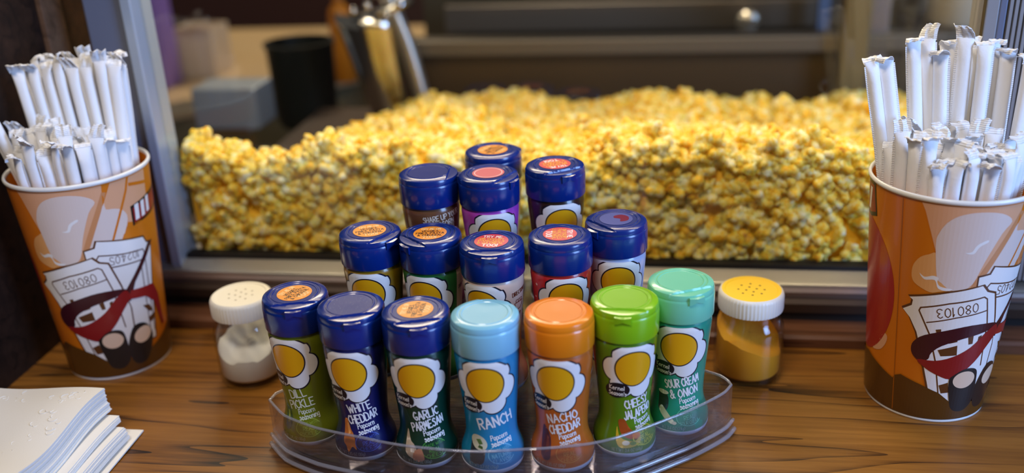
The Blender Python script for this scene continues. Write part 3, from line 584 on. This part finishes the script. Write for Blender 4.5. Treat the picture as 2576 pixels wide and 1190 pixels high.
# ------------------------------------------------------------------ glass shaker jars
def jar(pos, label, powder, powlab, lidtop, level, slant, plab_cat='seasoning powder'):
    J = empty('shaker_jar', pos, 0); tag(J, label, 'jar', 'glass shaker jars')
    out = [(0, 0), (.0255, 0), (.0278, .002), (.0285, .006), (.0285, .042), (.0275, .050), (.0245, .0555), (.0232, .058), (.0232, .066)]
    inn = [(.0218, .066), (.0218, .058), (.023, .054), (.0258, .0485), (.0268, .042), (.0268, .008), (.025, .0055), (0, .005)]
    MB().lathe(out+inn, 64).build('glass_body', M_JAR, J, True, 60)
    lid = MB(); n = 110; prof = [(.0240, .0635), (.0259, .0640), (.0262, .0655), (.0262, .0765), (.0255, .0790), (.0240, .0800)]
    V = []; Fc = []
    for j, (r, z) in enumerate(prof):
        for i in range(n*2):
            a = PI*i/n; rr = r+(.00035 if (i//2) % 2 and 1 <= j <= 3 else 0); V.append((rr*math.cos(a), rr*math.sin(a), z))
    for j in range(5):
        for i in range(2*n): Fc.append((j*2*n+i, j*2*n+(i+1) % (2*n), (j+1)*2*n+(i+1) % (2*n), (j+1)*2*n+i))
    lid.add(V, Fc); lo = lid.build('lid', mat('white plastic lid', (236, 232, 222), .4), J, True, 50)
    MB().lathe([(.0240, .0800), (.0215, .0800), (.0208, .0794), (.0, .0792)], 64).build('lid_top', mat('lid top %d' % lidtop[2], lidtop, .5), lo, True, 40)
    h = MB()
    for r, k, a0 in ((.0045, 4, .3), (.0105, 8, 0)):
        for i in range(k):
            a = a0+2*PI*i/k; c = [(r*math.cos(a)+.0010*math.cos(q), r*math.sin(a)+.0010*math.sin(q), .0796 if False else .07935) for q in (2*PI*j/12 for j in range(12))]; h.add(c, [tuple(range(12))])
    h.build('shaker_holes', flat((110, 80, 40) if lidtop[2] < 150 else (170, 160, 140), .8), lo)
    # powder: body against the glass, tilted or lumpy top
    P = []; F2 = []; N = 40; R = .0264; K = 9; rr_ = np.random.default_rng(int(pos[0]*1e4) % 97)
    for j in range(K+1):
        r = R*j/K
        for i in range(N):
            a = 2*PI*i/N; x, y = r*math.cos(a), r*math.sin(a); z = level+slant(x, y)+rr_.uniform(-.0004, .0004); P.append((x, y, max(z, .007)))
    for j in range(K):
        for i in range(N): F2.append((j*N+i, j*N+(i+1) % N, (j+1)*N+(i+1) % N, (j+1)*N+i))
    k = len(P)
    for r, z in ((.0264, .009), (.0245, .0062)):
        for i in range(N): a = 2*PI*i/N; P.append((r*math.cos(a), r*math.sin(a), z))
    for i in range(N): F2.append((K*N+i, k+i, k+(i+1) % N, K*N+(i+1) % N)); F2.append((k+i, k+N+i, k+N+(i+1) % N, k+(i+1) % N))
    F2.append(tuple(k+N+i for i in range(N)))
    o = MB().add(P, F2).build('seasoning_powder', mat('powder %d' % powder[2], powder, .9), None, True, 60); o.location = pos; tag(o, powlab, plab_cat, None, 'stuff')
jar((-.3506, .6895, 0), 'glass shaker jar with plain white lid standing left of the bottles', (240, 236, 230), 'white salt half filling the white-lidded jar', (240, 234, 216), .0345, lambda x, y: .0013*math.sin(x*240)+.0013*math.cos(y*210+1)+.0008*math.sin((x+y)*420)+.30*y)
jar((.0786, .7226, 0), 'glass shaker jar with yellow-dusted lid at right of the stand', (226, 150, 14), 'orange yellow powder heaped in the right jar', (252, 206, 40), .0275, lambda x, y: (.010-.35*x+.45*(y+.004)) if (y+.004-.55*x+.004) > 0 else .006-.62*x*.6+.0006)
# ------------------------------------------------------------------ paper cups
def on_cup(a, v, e):
    t = math.radians(a)-PI/2; r = .044+.0135*v/186+e; return (r*math.cos(t), r*math.sin(t), v/1000)
def shift(P, da, dv): return [(p[0]+da, p[1]+dv) for p in P]
PEACH, PALE, AMBER, BROWN, INK = (226, 168, 128), (226, 206, 196), (214, 118, 20), (88, 54, 18), (96, 56, 28)
WHT, RED, DRED, MAR = (240, 236, 234), (150, 26, 30), (62, 14, 26), (170, 44, 36)
def cup(pos, off, label):
    K = empty('paper_cup', pos, math.atan2(-pos[1], -pos[0])+PI/2+math.radians(off)); tag(K, label, 'paper cup', 'printed popcorn cups')
    MB().lathe([(.0432, 0), (.0440, .0005), (.0575, .1855), (.0566, .1855), (.0430, .006), (0, .006), (0, .0045), (.0425, .0045), (.0424, 0)], 96, 0).build('cup_wall', [flat(AMBER, .32)], K, True, 50)
    MB().lathe([(.0566, .1840), (.0578, .1838), (.0587, .1846), (.0590, .1860), (.0585, .1874), (.0574, .1879), (.0566, .1872), (.0562, .1858)], 96, close=True).build('rolled_rim', M_WHITE, K, True)
    MB().lathe([(.0441, .0002), (.0444, .0004), (.04455, .0024), (.0442, .0026)], 96).build('base_hem', M_WHITE, K, True)
    def part(name, items):
        p = MB(); cols = []
        for i, (c, P, e) in enumerate(items):
            if c not in cols: cols.append(c)
            decal(p, P, on_cup, e*1e-5+1e-4, cols.index(c), 3.0)
        return p.build(name, [flat(c, .32) for c in cols], K)
    L2 = lambda P: shift(P, 40, 5)
    part('light_ray_print', [(PEACH, [(-17.5, 183), (-14.5, 177), (-4, 145.6), (3, 122), (9, 116), (35, 116), (48, 134), (98, 150), (100, 183)], 5)])
    part('popcorn_print', [((232, 168, 104), smooth_loop([[-20, 126.2], [-19, 133.7], [-14.5, 140.6], [-8.5, 144.1], [-4, 145.6], [-1, 133.4], [2.5, 124.5], [8.5, 118], [1, 115], [-5, 113.7], [-14.5, 117.3], [-18.5, 120.7]], 3), 8),
        (PALE, smooth_loop([[-5, 152.6], [-4, 161.1], [.5, 170.1], [7.5, 176], [17.5, 179], [29.5, 179], [40, 176], [46.5, 170], [40, 161.5], [31, 140.3], [25, 122.8], [16, 117], [8.5, 118], [2.5, 122.5], [-1.5, 127.5]], 3), 11),
        (PALE, smooth_loop(L2([[11.5, 161], [14, 156.5], [21, 155.1], [28.5, 151.2], [31.5, 142.4], [23.5, 126.6], [13, 120], [-2, 120], [-8, 126.2]]), 3), 8),
        (WHT, smooth_loop([[15.5, 147.8], [20, 148.8], [23, 154.1], [29.5, 157.6], [30.5, 156], [25, 152.6], [21.5, 147.1]], 4), 15), (WHT, smooth_loop([[-14, 127.8], [-10, 125.5], [-4, 127.5], [0, 126.3], [-.5, 123.3], [2, 119.6], [11, 118.1], [6.5, 116.4], [.5, 118.0], [-2.5, 124.2], [-10, 123.4]], 4), 15)])
    part('stripe_print', [((206, 140, 92), [[53, 177], [46.5, 164], [32, 135.9], [23, 118], [28, 118], [36.5, 134], [49.5, 160], [56.5, 176]], 12), (AMBER, L2([[14, 178], [21, 178], [12, 160]]), 12),
        (AMBER, L2([[36.2, 178], [33.2, 168], [24.8, 151], [12, 124.2], [14, 124], [26.8, 150], [35.2, 167], [38.6, 178]]), 12), (AMBER, L2([[37.5, 173], [60, 168], [60, 165], [37.5, 170]]), 12),
        (AMBER, L2([[31, 139.5], [53, 134], [51, 129], [29.5, 135.4]]), 12), (AMBER, L2([[25.5, 130.5], [44, 126], [40, 121], [21, 123]]), 12)])
    lg = [(74, 158), (100, 162), (140, 166), (190, 172), (236, 182), (296, 184.5), (300, 160), (288, 156), (236, 160), (190, 155), (140, 148), (100, 142.5), (74, 140)]
    part('logo_box', [((24, 18, 20), shift(lg, 2, -1), 12), (RED, [(x+(2.2 if x < 180 else -2.2)+2, y+(-2.4 if i < 6 else 2.4)-1) for i, (x, y) in enumerate(lg)], 16)]+[(WHT, [(a, b-7), (a+5, b-7+.5), (a+5.5, b+7.5), (a+.5, b+7)], 20) for a, b in ((80, 150), (88, 150.5), (96, 152))]+[(WHT, [(283, 160), (288, 160), (292, 178), (287, 178)], 20)])
    T1 = [[-21, 107.8], [-18, 106], [-18.5, 101.4], [-25.5, 96.5], [-19, 90.6], [-12.5, 78.6], [-7, 61.3], [-1, 41.9], [3, 29.5], [23, 18], [58, 28], [59.5, 45.7], [60, 66.1], [54.5, 90.7], [47.5, 114], [40, 116.5], [35, 122], [9, 116.5]]
    def inset(P, k, kv):
        c = np.mean(np.array(P), 0); return [(p[0]-k*np.sign(p[0]-c[0])*min(1, abs(p[0]-c[0])/10), p[1]-kv*np.sign(p[1]-c[1])*min(1, abs(p[1]-c[1])/12)) for p in P]
    T2 = L2([[-.5, 131.3], [-3, 125.6], [-12, 124.1], [-11.5, 112], [-5.5, 105], [4.5, 95], [11, 80], [13, 22], [44, 22], [50, 76], [56, 113.3], [49.5, 115.4], [46, 121.8], [23.5, 126.2]])
    def line(pts_, w): return [(pts_, w)]
    part('ticket_print', [(INK, T2, 15), (WHT, inset(T2, 1.3, 1.3), 18)]); 
    q = MB(); ink(q, line(L2([[9.5, 84], [4, 101], [-1, 107], [-2.5, 114], [0, 117], [21, 113], [42.5, 110], [44, 106], [40, 101], [7.5, 104]]), .55)+line(L2([[43, 30], [44, 106]]), .5)+line(L2([[37, 30], [38, 100]]), .5), on_cup, .00036, seg=4)
    ink(q, text2d('102405', width=29, size=7, bold=.09, rot=PI-.05, anchor=(63, 114)), on_cup, .00036, seg=3); q.build('ticket_lines', flat(INK, .32), K)
    part('ticket_print', [(INK, T1, 34), (WHT, inset(T1, 1.4, 1.3), 39)])
    q = MB(); ink(q, line([[14, 26], [7, 55.9], [-.5, 78.3], [-11, 97.3], [-10, 99.9], [10.5, 106.3], [37, 111.2], [40, 109.2], [45.5, 88.3], [50, 50]], .6)+line([[-4, 88.4], [17.5, 94.7], [42, 99.2]], .5), on_cup, .00055, seg=4)
    ink(q, text2d('080103', width=31, size=7.6, bold=.10, rot=PI+.20, anchor=(18, 100)), on_cup, .00055, seg=3)
    for P in ([[7.5, 66.2], [22.5, 70.9], [23.5, 62.3], [10.5, 61]], [[30.5, 77.5], [35, 78.6], [35.5, 71.6], [32, 71.2]], [[3.5, 83.5], [7.5, 84.4], [8, 81.1], [5, 79.2]], [[14, 81.6], [20, 83.3], [22, 74.1], [15.5, 72.4]], [[13, 34.8], [20.5, 37.6], [23, 28.6], [16, 27.6]], [[40, 77], [43, 78], [43, 70], [40, 70]], [[72, 64], [80, 62], [84, 54], [78, 56]], [[76, 50], [86, 52], [84, 46], [78, 45]]): decal(q, P, on_cup, .00062, 0, 3.)
    q.build('ticket_lines', flat(INK, .32), K)
    part('ribbon_print', [(DRED, smooth_loop([[-14, 63.4], [-12.5, 70.1], [-4.5, 77.4], [13.5, 84.1], [31.5, 87.9], [52, 87], [58.5, 83.4], [45, 80.3], [26, 76.6], [10, 70], [2.5, 62.8], [1, 57.4], [-5, 54], [-11.5, 58]], 3), 58), (DRED, L2([[10, 72], [14, 76], [51, 114], [57.5, 114], [28, 84], [20, 68]]), 58),
        ((140, 24, 28), smooth_loop([[-8, 55.5], [6.5, 56.5], [20.5, 60.8], [34.5, 68.5], [46, 79], [56.5, 84.5], [60, 77], [50.5, 65.6], [41.5, 54.9], [30, 45.2], [21.5, 40.8], [11.5, 43.6], [0, 48.8]], 3), 64), (RED, L2([[22, 77.6], [49.5, 74.4], [55.5, 62], [60, 30], [56, 30], [47, 57.4], [37, 66.4], [18, 70]]), 64)])
    part('reel_print', [((30, 28, 30), smooth_loop([[21, 39.2], [24, 44], [34, 49.4], [44.5, 48], [48, 40.5], [49, 21.4], [46, 14], [38, 10], [28, 13], [23.5, 24.4]], 4), 72), ((232, 200, 172), ell(35, 39.5, 10.5, 7.6, 58), 78), ((30, 28, 30), smooth_loop([[50, 34.1], [58, 48], [70.5, 47.2], [78, 36], [75, 22], [66, 10.5], [54, 11], [48.5, 22]], 4), 72), ((232, 200, 172), ell(66.5, 37, 10, 7.6, 36, .2), 78)])
    part('red_disc_print', [(MAR, ell(-75, 99, 42, 57, 60), 9)])
    part('ground_print', [(BROWN, [(-180, 3)]+[(-180, 34), (-120, 30), (-64, 42), (-47, 38), (-28, 32), (-27, 35), (-20.5, 38), (-2, 33.5), (14, 28), (25, 20), (60, 16), (95, 26), (130, 36), (179, 34)]+[(179, 3)], 68), (PEACH, smooth_loop([[-56.5, 47.3], [-48.5, 55.9], [-42, 66.6], [-37.5, 65.3], [-39, 58.3], [-45.5, 50.4]], 3), 8)])
    part('wall_seam', [((170, 92, 18), [(-31.5, 183), (-30.7, 183), (-25.4, 4), (-26.2, 4)], 74)])
    return K
cup((.2165, .7034, 0), 0, 'orange printed paper cup of straws at the right end of counter')
cup((-.491, .7135, 0), -40, 'orange printed paper cup of straws at the left end of counter')
# ------------------------------------------------------------------ paper-wrapped straws
def straw_proto(L, seed, a=.0050, b=.0043):
    r = random.Random(seed); root = empty('wrapped_straw'); n = 20
    rings = []
    for t, sa, sb in ((0, 1.15, .12), (.006, 1.05, .8), (.012, 1, 1), (L*.3, 1, 1), (L*.6, 1, 1), (L-.024, 1, 1), (L-.017, 1.03, .8), (L-.012, 1.12, .45), (L-.009, 1.2, .12)):
        k = r.uniform(-.00025, .00025); rings.append([(a*sa*math.cos(2*PI*i/n)+k, b*sb*math.sin(2*PI*i/n)*(1+.06*math.sin(3*2*PI*i/n+seed)), t) for i in range(n)])
    V = [p for R_ in rings for p in R_]; Fc = [(j*n+i, j*n+(i+1) % n, (j+1)*n+(i+1) % n, (j+1)*n+i) for j in range(len(rings)-1) for i in range(n)]+[tuple(range(n))[::-1]]
    new('wrapper', V, Fc, M_PAPER, root, smooth=True)
    # crimped end: a flat crinkled band bent over
    V = []; Fc = []; bend = r.uniform(.5, 2.3)*r.choice((-1, 1)); h = r.uniform(.0085, .0125); tw_ = r.uniform(-.9, .9); nx_, ny_ = 7, 7; skew = r.uniform(-.3, .3)
    for j in range(ny_):
        t = j/(ny_-1); ang = bend*t
        for i in range(nx_):
            s = -1+2*i/(nx_-1); x = s*a*1.25*(1-.12*t*abs(skew))+skew*t*h*.5; w = .0009*math.sin(i*2.3+seed+3*t)*t
            yy = math.sin(ang)*h*t*.75+w+.0015*math.sin(i*1.9+seed*.7)*t; ct, st_ = math.cos(tw_*t), math.sin(tw_*t)
            V.append((x*ct-yy*st_, x*st_+yy*ct, L-.0105+h*t*(math.cos(ang)*.55+.45)+r.uniform(-.0011, .0011)*t+skew*.004*s*t))
    for j in range(ny_-1):
        for i in range(nx_-1): k = j*nx_+i; Fc.append((k, k+1, k+nx_+1, k+nx_))
    o = new('crimped_end', V, Fc, M_CRIMP, root); m = o.modifiers.new('thick', 'SOLIDIFY'); m.thickness = .0004; m.offset = 0
    V = []; Fc = []
    for j in range(13):
        z = .01+(L-.022)*j/12; w = .0004*math.sin(j*1.7+seed); V += [(a*.93, -.0004+w, z), (a+.0015, w, z), (a+.0015, .0003+w, z), (a*.93, .0004+w, z)]
    for j in range(12): Fc += [(j*4+k, j*4+(k+1) % 4, j*4+4+(k+1) % 4, j*4+4+k) for k in range(4)]
    new('seam_strip', V, Fc, M_CRIMP, root); return root
protos = {}
def straw(base, top, label, group, variant, spin):
    b, t = Vector(base), Vector(top); L = (t-b).length; key = (round(L*200), variant)
    if key not in protos: protos[key] = s = straw_proto(round(L*200)/200, variant*13+round(L*200))
    else: s = dup(protos[key])
    q = Vector((0, 0, 1)).rotation_difference(t-b); s.rotation_mode = 'QUATERNION'; s.rotation_quaternion = q @ Matrix.Rotation(spin, 4, 'Z').to_quaternion(); s.location = b
    tag(s, label, 'straw', group); return s
def bundle(cx, cy, tall, tl, sl, side):
    rr = random.Random(11 if cx < 0 else 23); used = []
    for (xt, yt, zt), (xr, yr) in tall:
        k = (zt-.012)/(zt-.186); bx, by = xt+(xr-xt)*k, yt+(yr-yt)*k; d = math.hypot(bx, by)
        if d > .034: bx *= .034/d; by *= .034/d
        lab, grp = tl(xt, yt); straw((cx+bx, cy+by, .012), (cx+xt, cy+yt, zt), lab, grp, rr.randrange(4), rr.uniform(-.5, .5)+(PI if rr.random() < .4 else 0)); used.append((xr, yr))
    sp_ = .0112; k = 0
    for j in range(-6, 7):
        for i in range(-6, 7):
            x = sp_*(i+.5*(j % 2)); y = sp_*.87*j
            if math.hypot(x, y) > .0475 or any(math.hypot(x-a, y-b) < .0098 for a, b in used): continue
            if y > .03: continue
            xx, yy = x+rr.uniform(-.0012, .0012), y+rr.uniform(-.0012, .0012); z = .222+rr.uniform(-.006, .008)+(.006 if y > .01 else 0)
            f = z/.186; bx, by = xx*.72, yy*.72; kx = bx+(xx-bx)*f
            straw((cx+bx, cy+by, .012), (cx+bx+(xx-bx)*f, cy+by+(yy-by)*f, z), sl[0], sl[1], rr.randrange(4), rr.uniform(-.7, .7)+(PI if rr.random() < .5 else 0)); k += 1
# right cup: pair leaning left, a tight middle cluster, one leaning out to the right
RT = [((-.0635, .022, .276), (-.0465, .012)), ((-.0535, .024, .276), (-.0365, .016)), ((-.034, .026, .289), (-.0205, .022)), ((-.0235, .030, .291), (-.0125, .026)), ((-.0145, .024, .283), (-.0065, .018)), ((-.007, .034, .284), (-.001, .032)), ((.0025, .026, .291), (.0055, .020)), ((.0155, .021, .289), (.0165, .015)), ((.011, .037, .281), (.012, .034)), ((.0245, .031, .285), (.0245, .026)), ((.033, .026, .283), (.032, .018)), ((.0455, .014, .277), (.0445, .006))]
def rl(x, y):
    if x < -.045: return 'tall paper-wrapped straw of the pair leaning left in the right cup', 'pair of straws leaning left'
    if x > .04: return 'tall paper-wrapped straw leaning out at the far right of the right cup', None
    return 'tall paper-wrapped straw in the upright middle cluster of the right cup', 'tall straws in the right cup'
bundle(.2165, .7034, RT, rl, ('short paper-wrapped straw with crumpled end packed in the right cup', 'short straws in the right cup'), 1)
LT = []
for j, (y, n_) in enumerate(((.018, 8), (.029, 8), (.039, 6))):
    for i in range(n_):
        x = (-.5+(i+.5*(j % 2)*.6)/(n_-1))*(.082-.010*j); LT.append(((x*1.12-.006+random.uniform(-.002, .002), y+.006, .276+random.uniform(-.004, .006)), (x+.001, y-.002)))
LT.append(((-.064, -.018, .262), (-.046, -.013)))
def ll(x, y):
    if x < -.058: return 'single paper-wrapped straw leaning out over the left edge of left cup', None
    return 'tall paper-wrapped straw in the bundle at the back of the left cup', 'tall straws in the left cup'
bundle(-.491, .7135, LT, ll, ('short paper-wrapped straw with crumpled end packed in the left cup', 'short straws in the left cup'), 0)
# ------------------------------------------------------------------ napkins
def napkin(z, x1, y1, th, rot, lab, grp, seed, wav):
    r = random.Random(seed); nx_, ny_ = 22, 22; Wd = .128
    def P(i, j, top):
        u, w = i/nx_, j/ny_; x = x1-Wd*u+.0016*math.sin(w*5+seed)*.5; y = y1-.135*w
        s = wav*(.0035*math.sin(w*7.0+.6)*(1-u)**.5+.002*math.sin(u*6+1))+wav*.004*(w**1.5)
        return (x, y, z+s+(th if top else 0))
    V = [P(i, j, 1) for j in range(ny_+1) for i in range(nx_+1)]+[P(i, j, 0) for j in range(ny_+1) for i in range(nx_+1)]; m = nx_+1; k = m*(ny_+1); Fc = []
    for j in range(ny_):
        for i in range(nx_): q = j*m+i; Fc += [(q, q+m, q+m+1, q+1), (k+q, k+q+1, k+q+m+1, k+q+m)]
    for i in range(nx_): Fc += [(i, i+1, k+i+1, k+i), (ny_*m+i, k+ny_*m+i, k+ny_*m+i+1, ny_*m+i+1)]
    for j in range(ny_): Fc += [(j*m, k+j*m, k+j*m+m, j*m+m), (j*m+nx_, j*m+m+nx_, k+j*m+m+nx_, k+j*m+nx_)]
    c = np.array((x1, y1)); ca, sa = math.cos(rot), math.sin(rot)
    V = [((x-c[0])*ca-(y-c[1])*sa+c[0], (x-c[0])*sa+(y-c[1])*ca+c[1], zz) for x, y, zz in V]
    o = MB().add(V, Fc).build('paper_napkin', M_NAPKIN, None, True, 40); tag(o, lab, 'napkin', grp); return o
z = .0006; rn = random.Random(5)
napkin(z, -.4075, .5965, .0011, .02, 'bottom white napkin of the stack, sticking out to the right', None, 1, .12); z += .0024
for i in range(9): napkin(z, -.411-.0002*i+rn.uniform(-.0006, .0006), .5815+rn.uniform(-.0006, .0006), .00105, 0, 'white napkin in the low fanned layer of the napkin stack', 'napkins in the low fanned layer', 2, .35); z += .00118
for i in range(5): napkin(z, -.4185+rn.uniform(-.0006, .0006), .5865+rn.uniform(-.0006, .0006), .00105, 0, 'white napkin in the thin middle layer of the napkin stack', 'napkins in the thin middle layer', 2, .6); z += .00118
for i in range(17): napkin(z, -.4275-.0001*i+rn.uniform(-.0007, .0007), .5905+rn.uniform(-.0007, .0007), .00105, 0, 'white napkin in the thick upper layer, seen as a bluish edge', 'napkins in the thick upper layer', 2, 1); z += .00118
tn = napkin(z, -.4285, .5905, .0011, 0, 'topmost white napkin of the stack with embossed border', None, 2, 1)
e = MB(); re_ = random.Random(9)
for i in range(34):
    x = -.436-re_.random()*.022-(.05 if i % 5 == 0 else 0)*re_.random(); w = re_.random(); y = .583-.075*w
    if i % 3 == 0: x = -.44-re_.random()*.09; w = .05+re_.random()*.1; y = .5905-.135*w
    zz = z+.0011+(.0035*math.sin(((.5905-y)/.135)*7+.6)*(1-(-.4285-x)/.128)**.5+.002*math.sin((-.4285-x)/.128*6+1))+.004*((.5905-y)/.135)**1.5
    r = re_.uniform(.0015, .0035); a0 = re_.uniform(0, 6)
    e.tube([(x+r*math.cos(a0+q*.5), y+r*math.sin(a0+q*.5), zz) for q in range(9)], .00022, 6)
e.build('embossed_pattern', M_NAPKIN, tn, True)
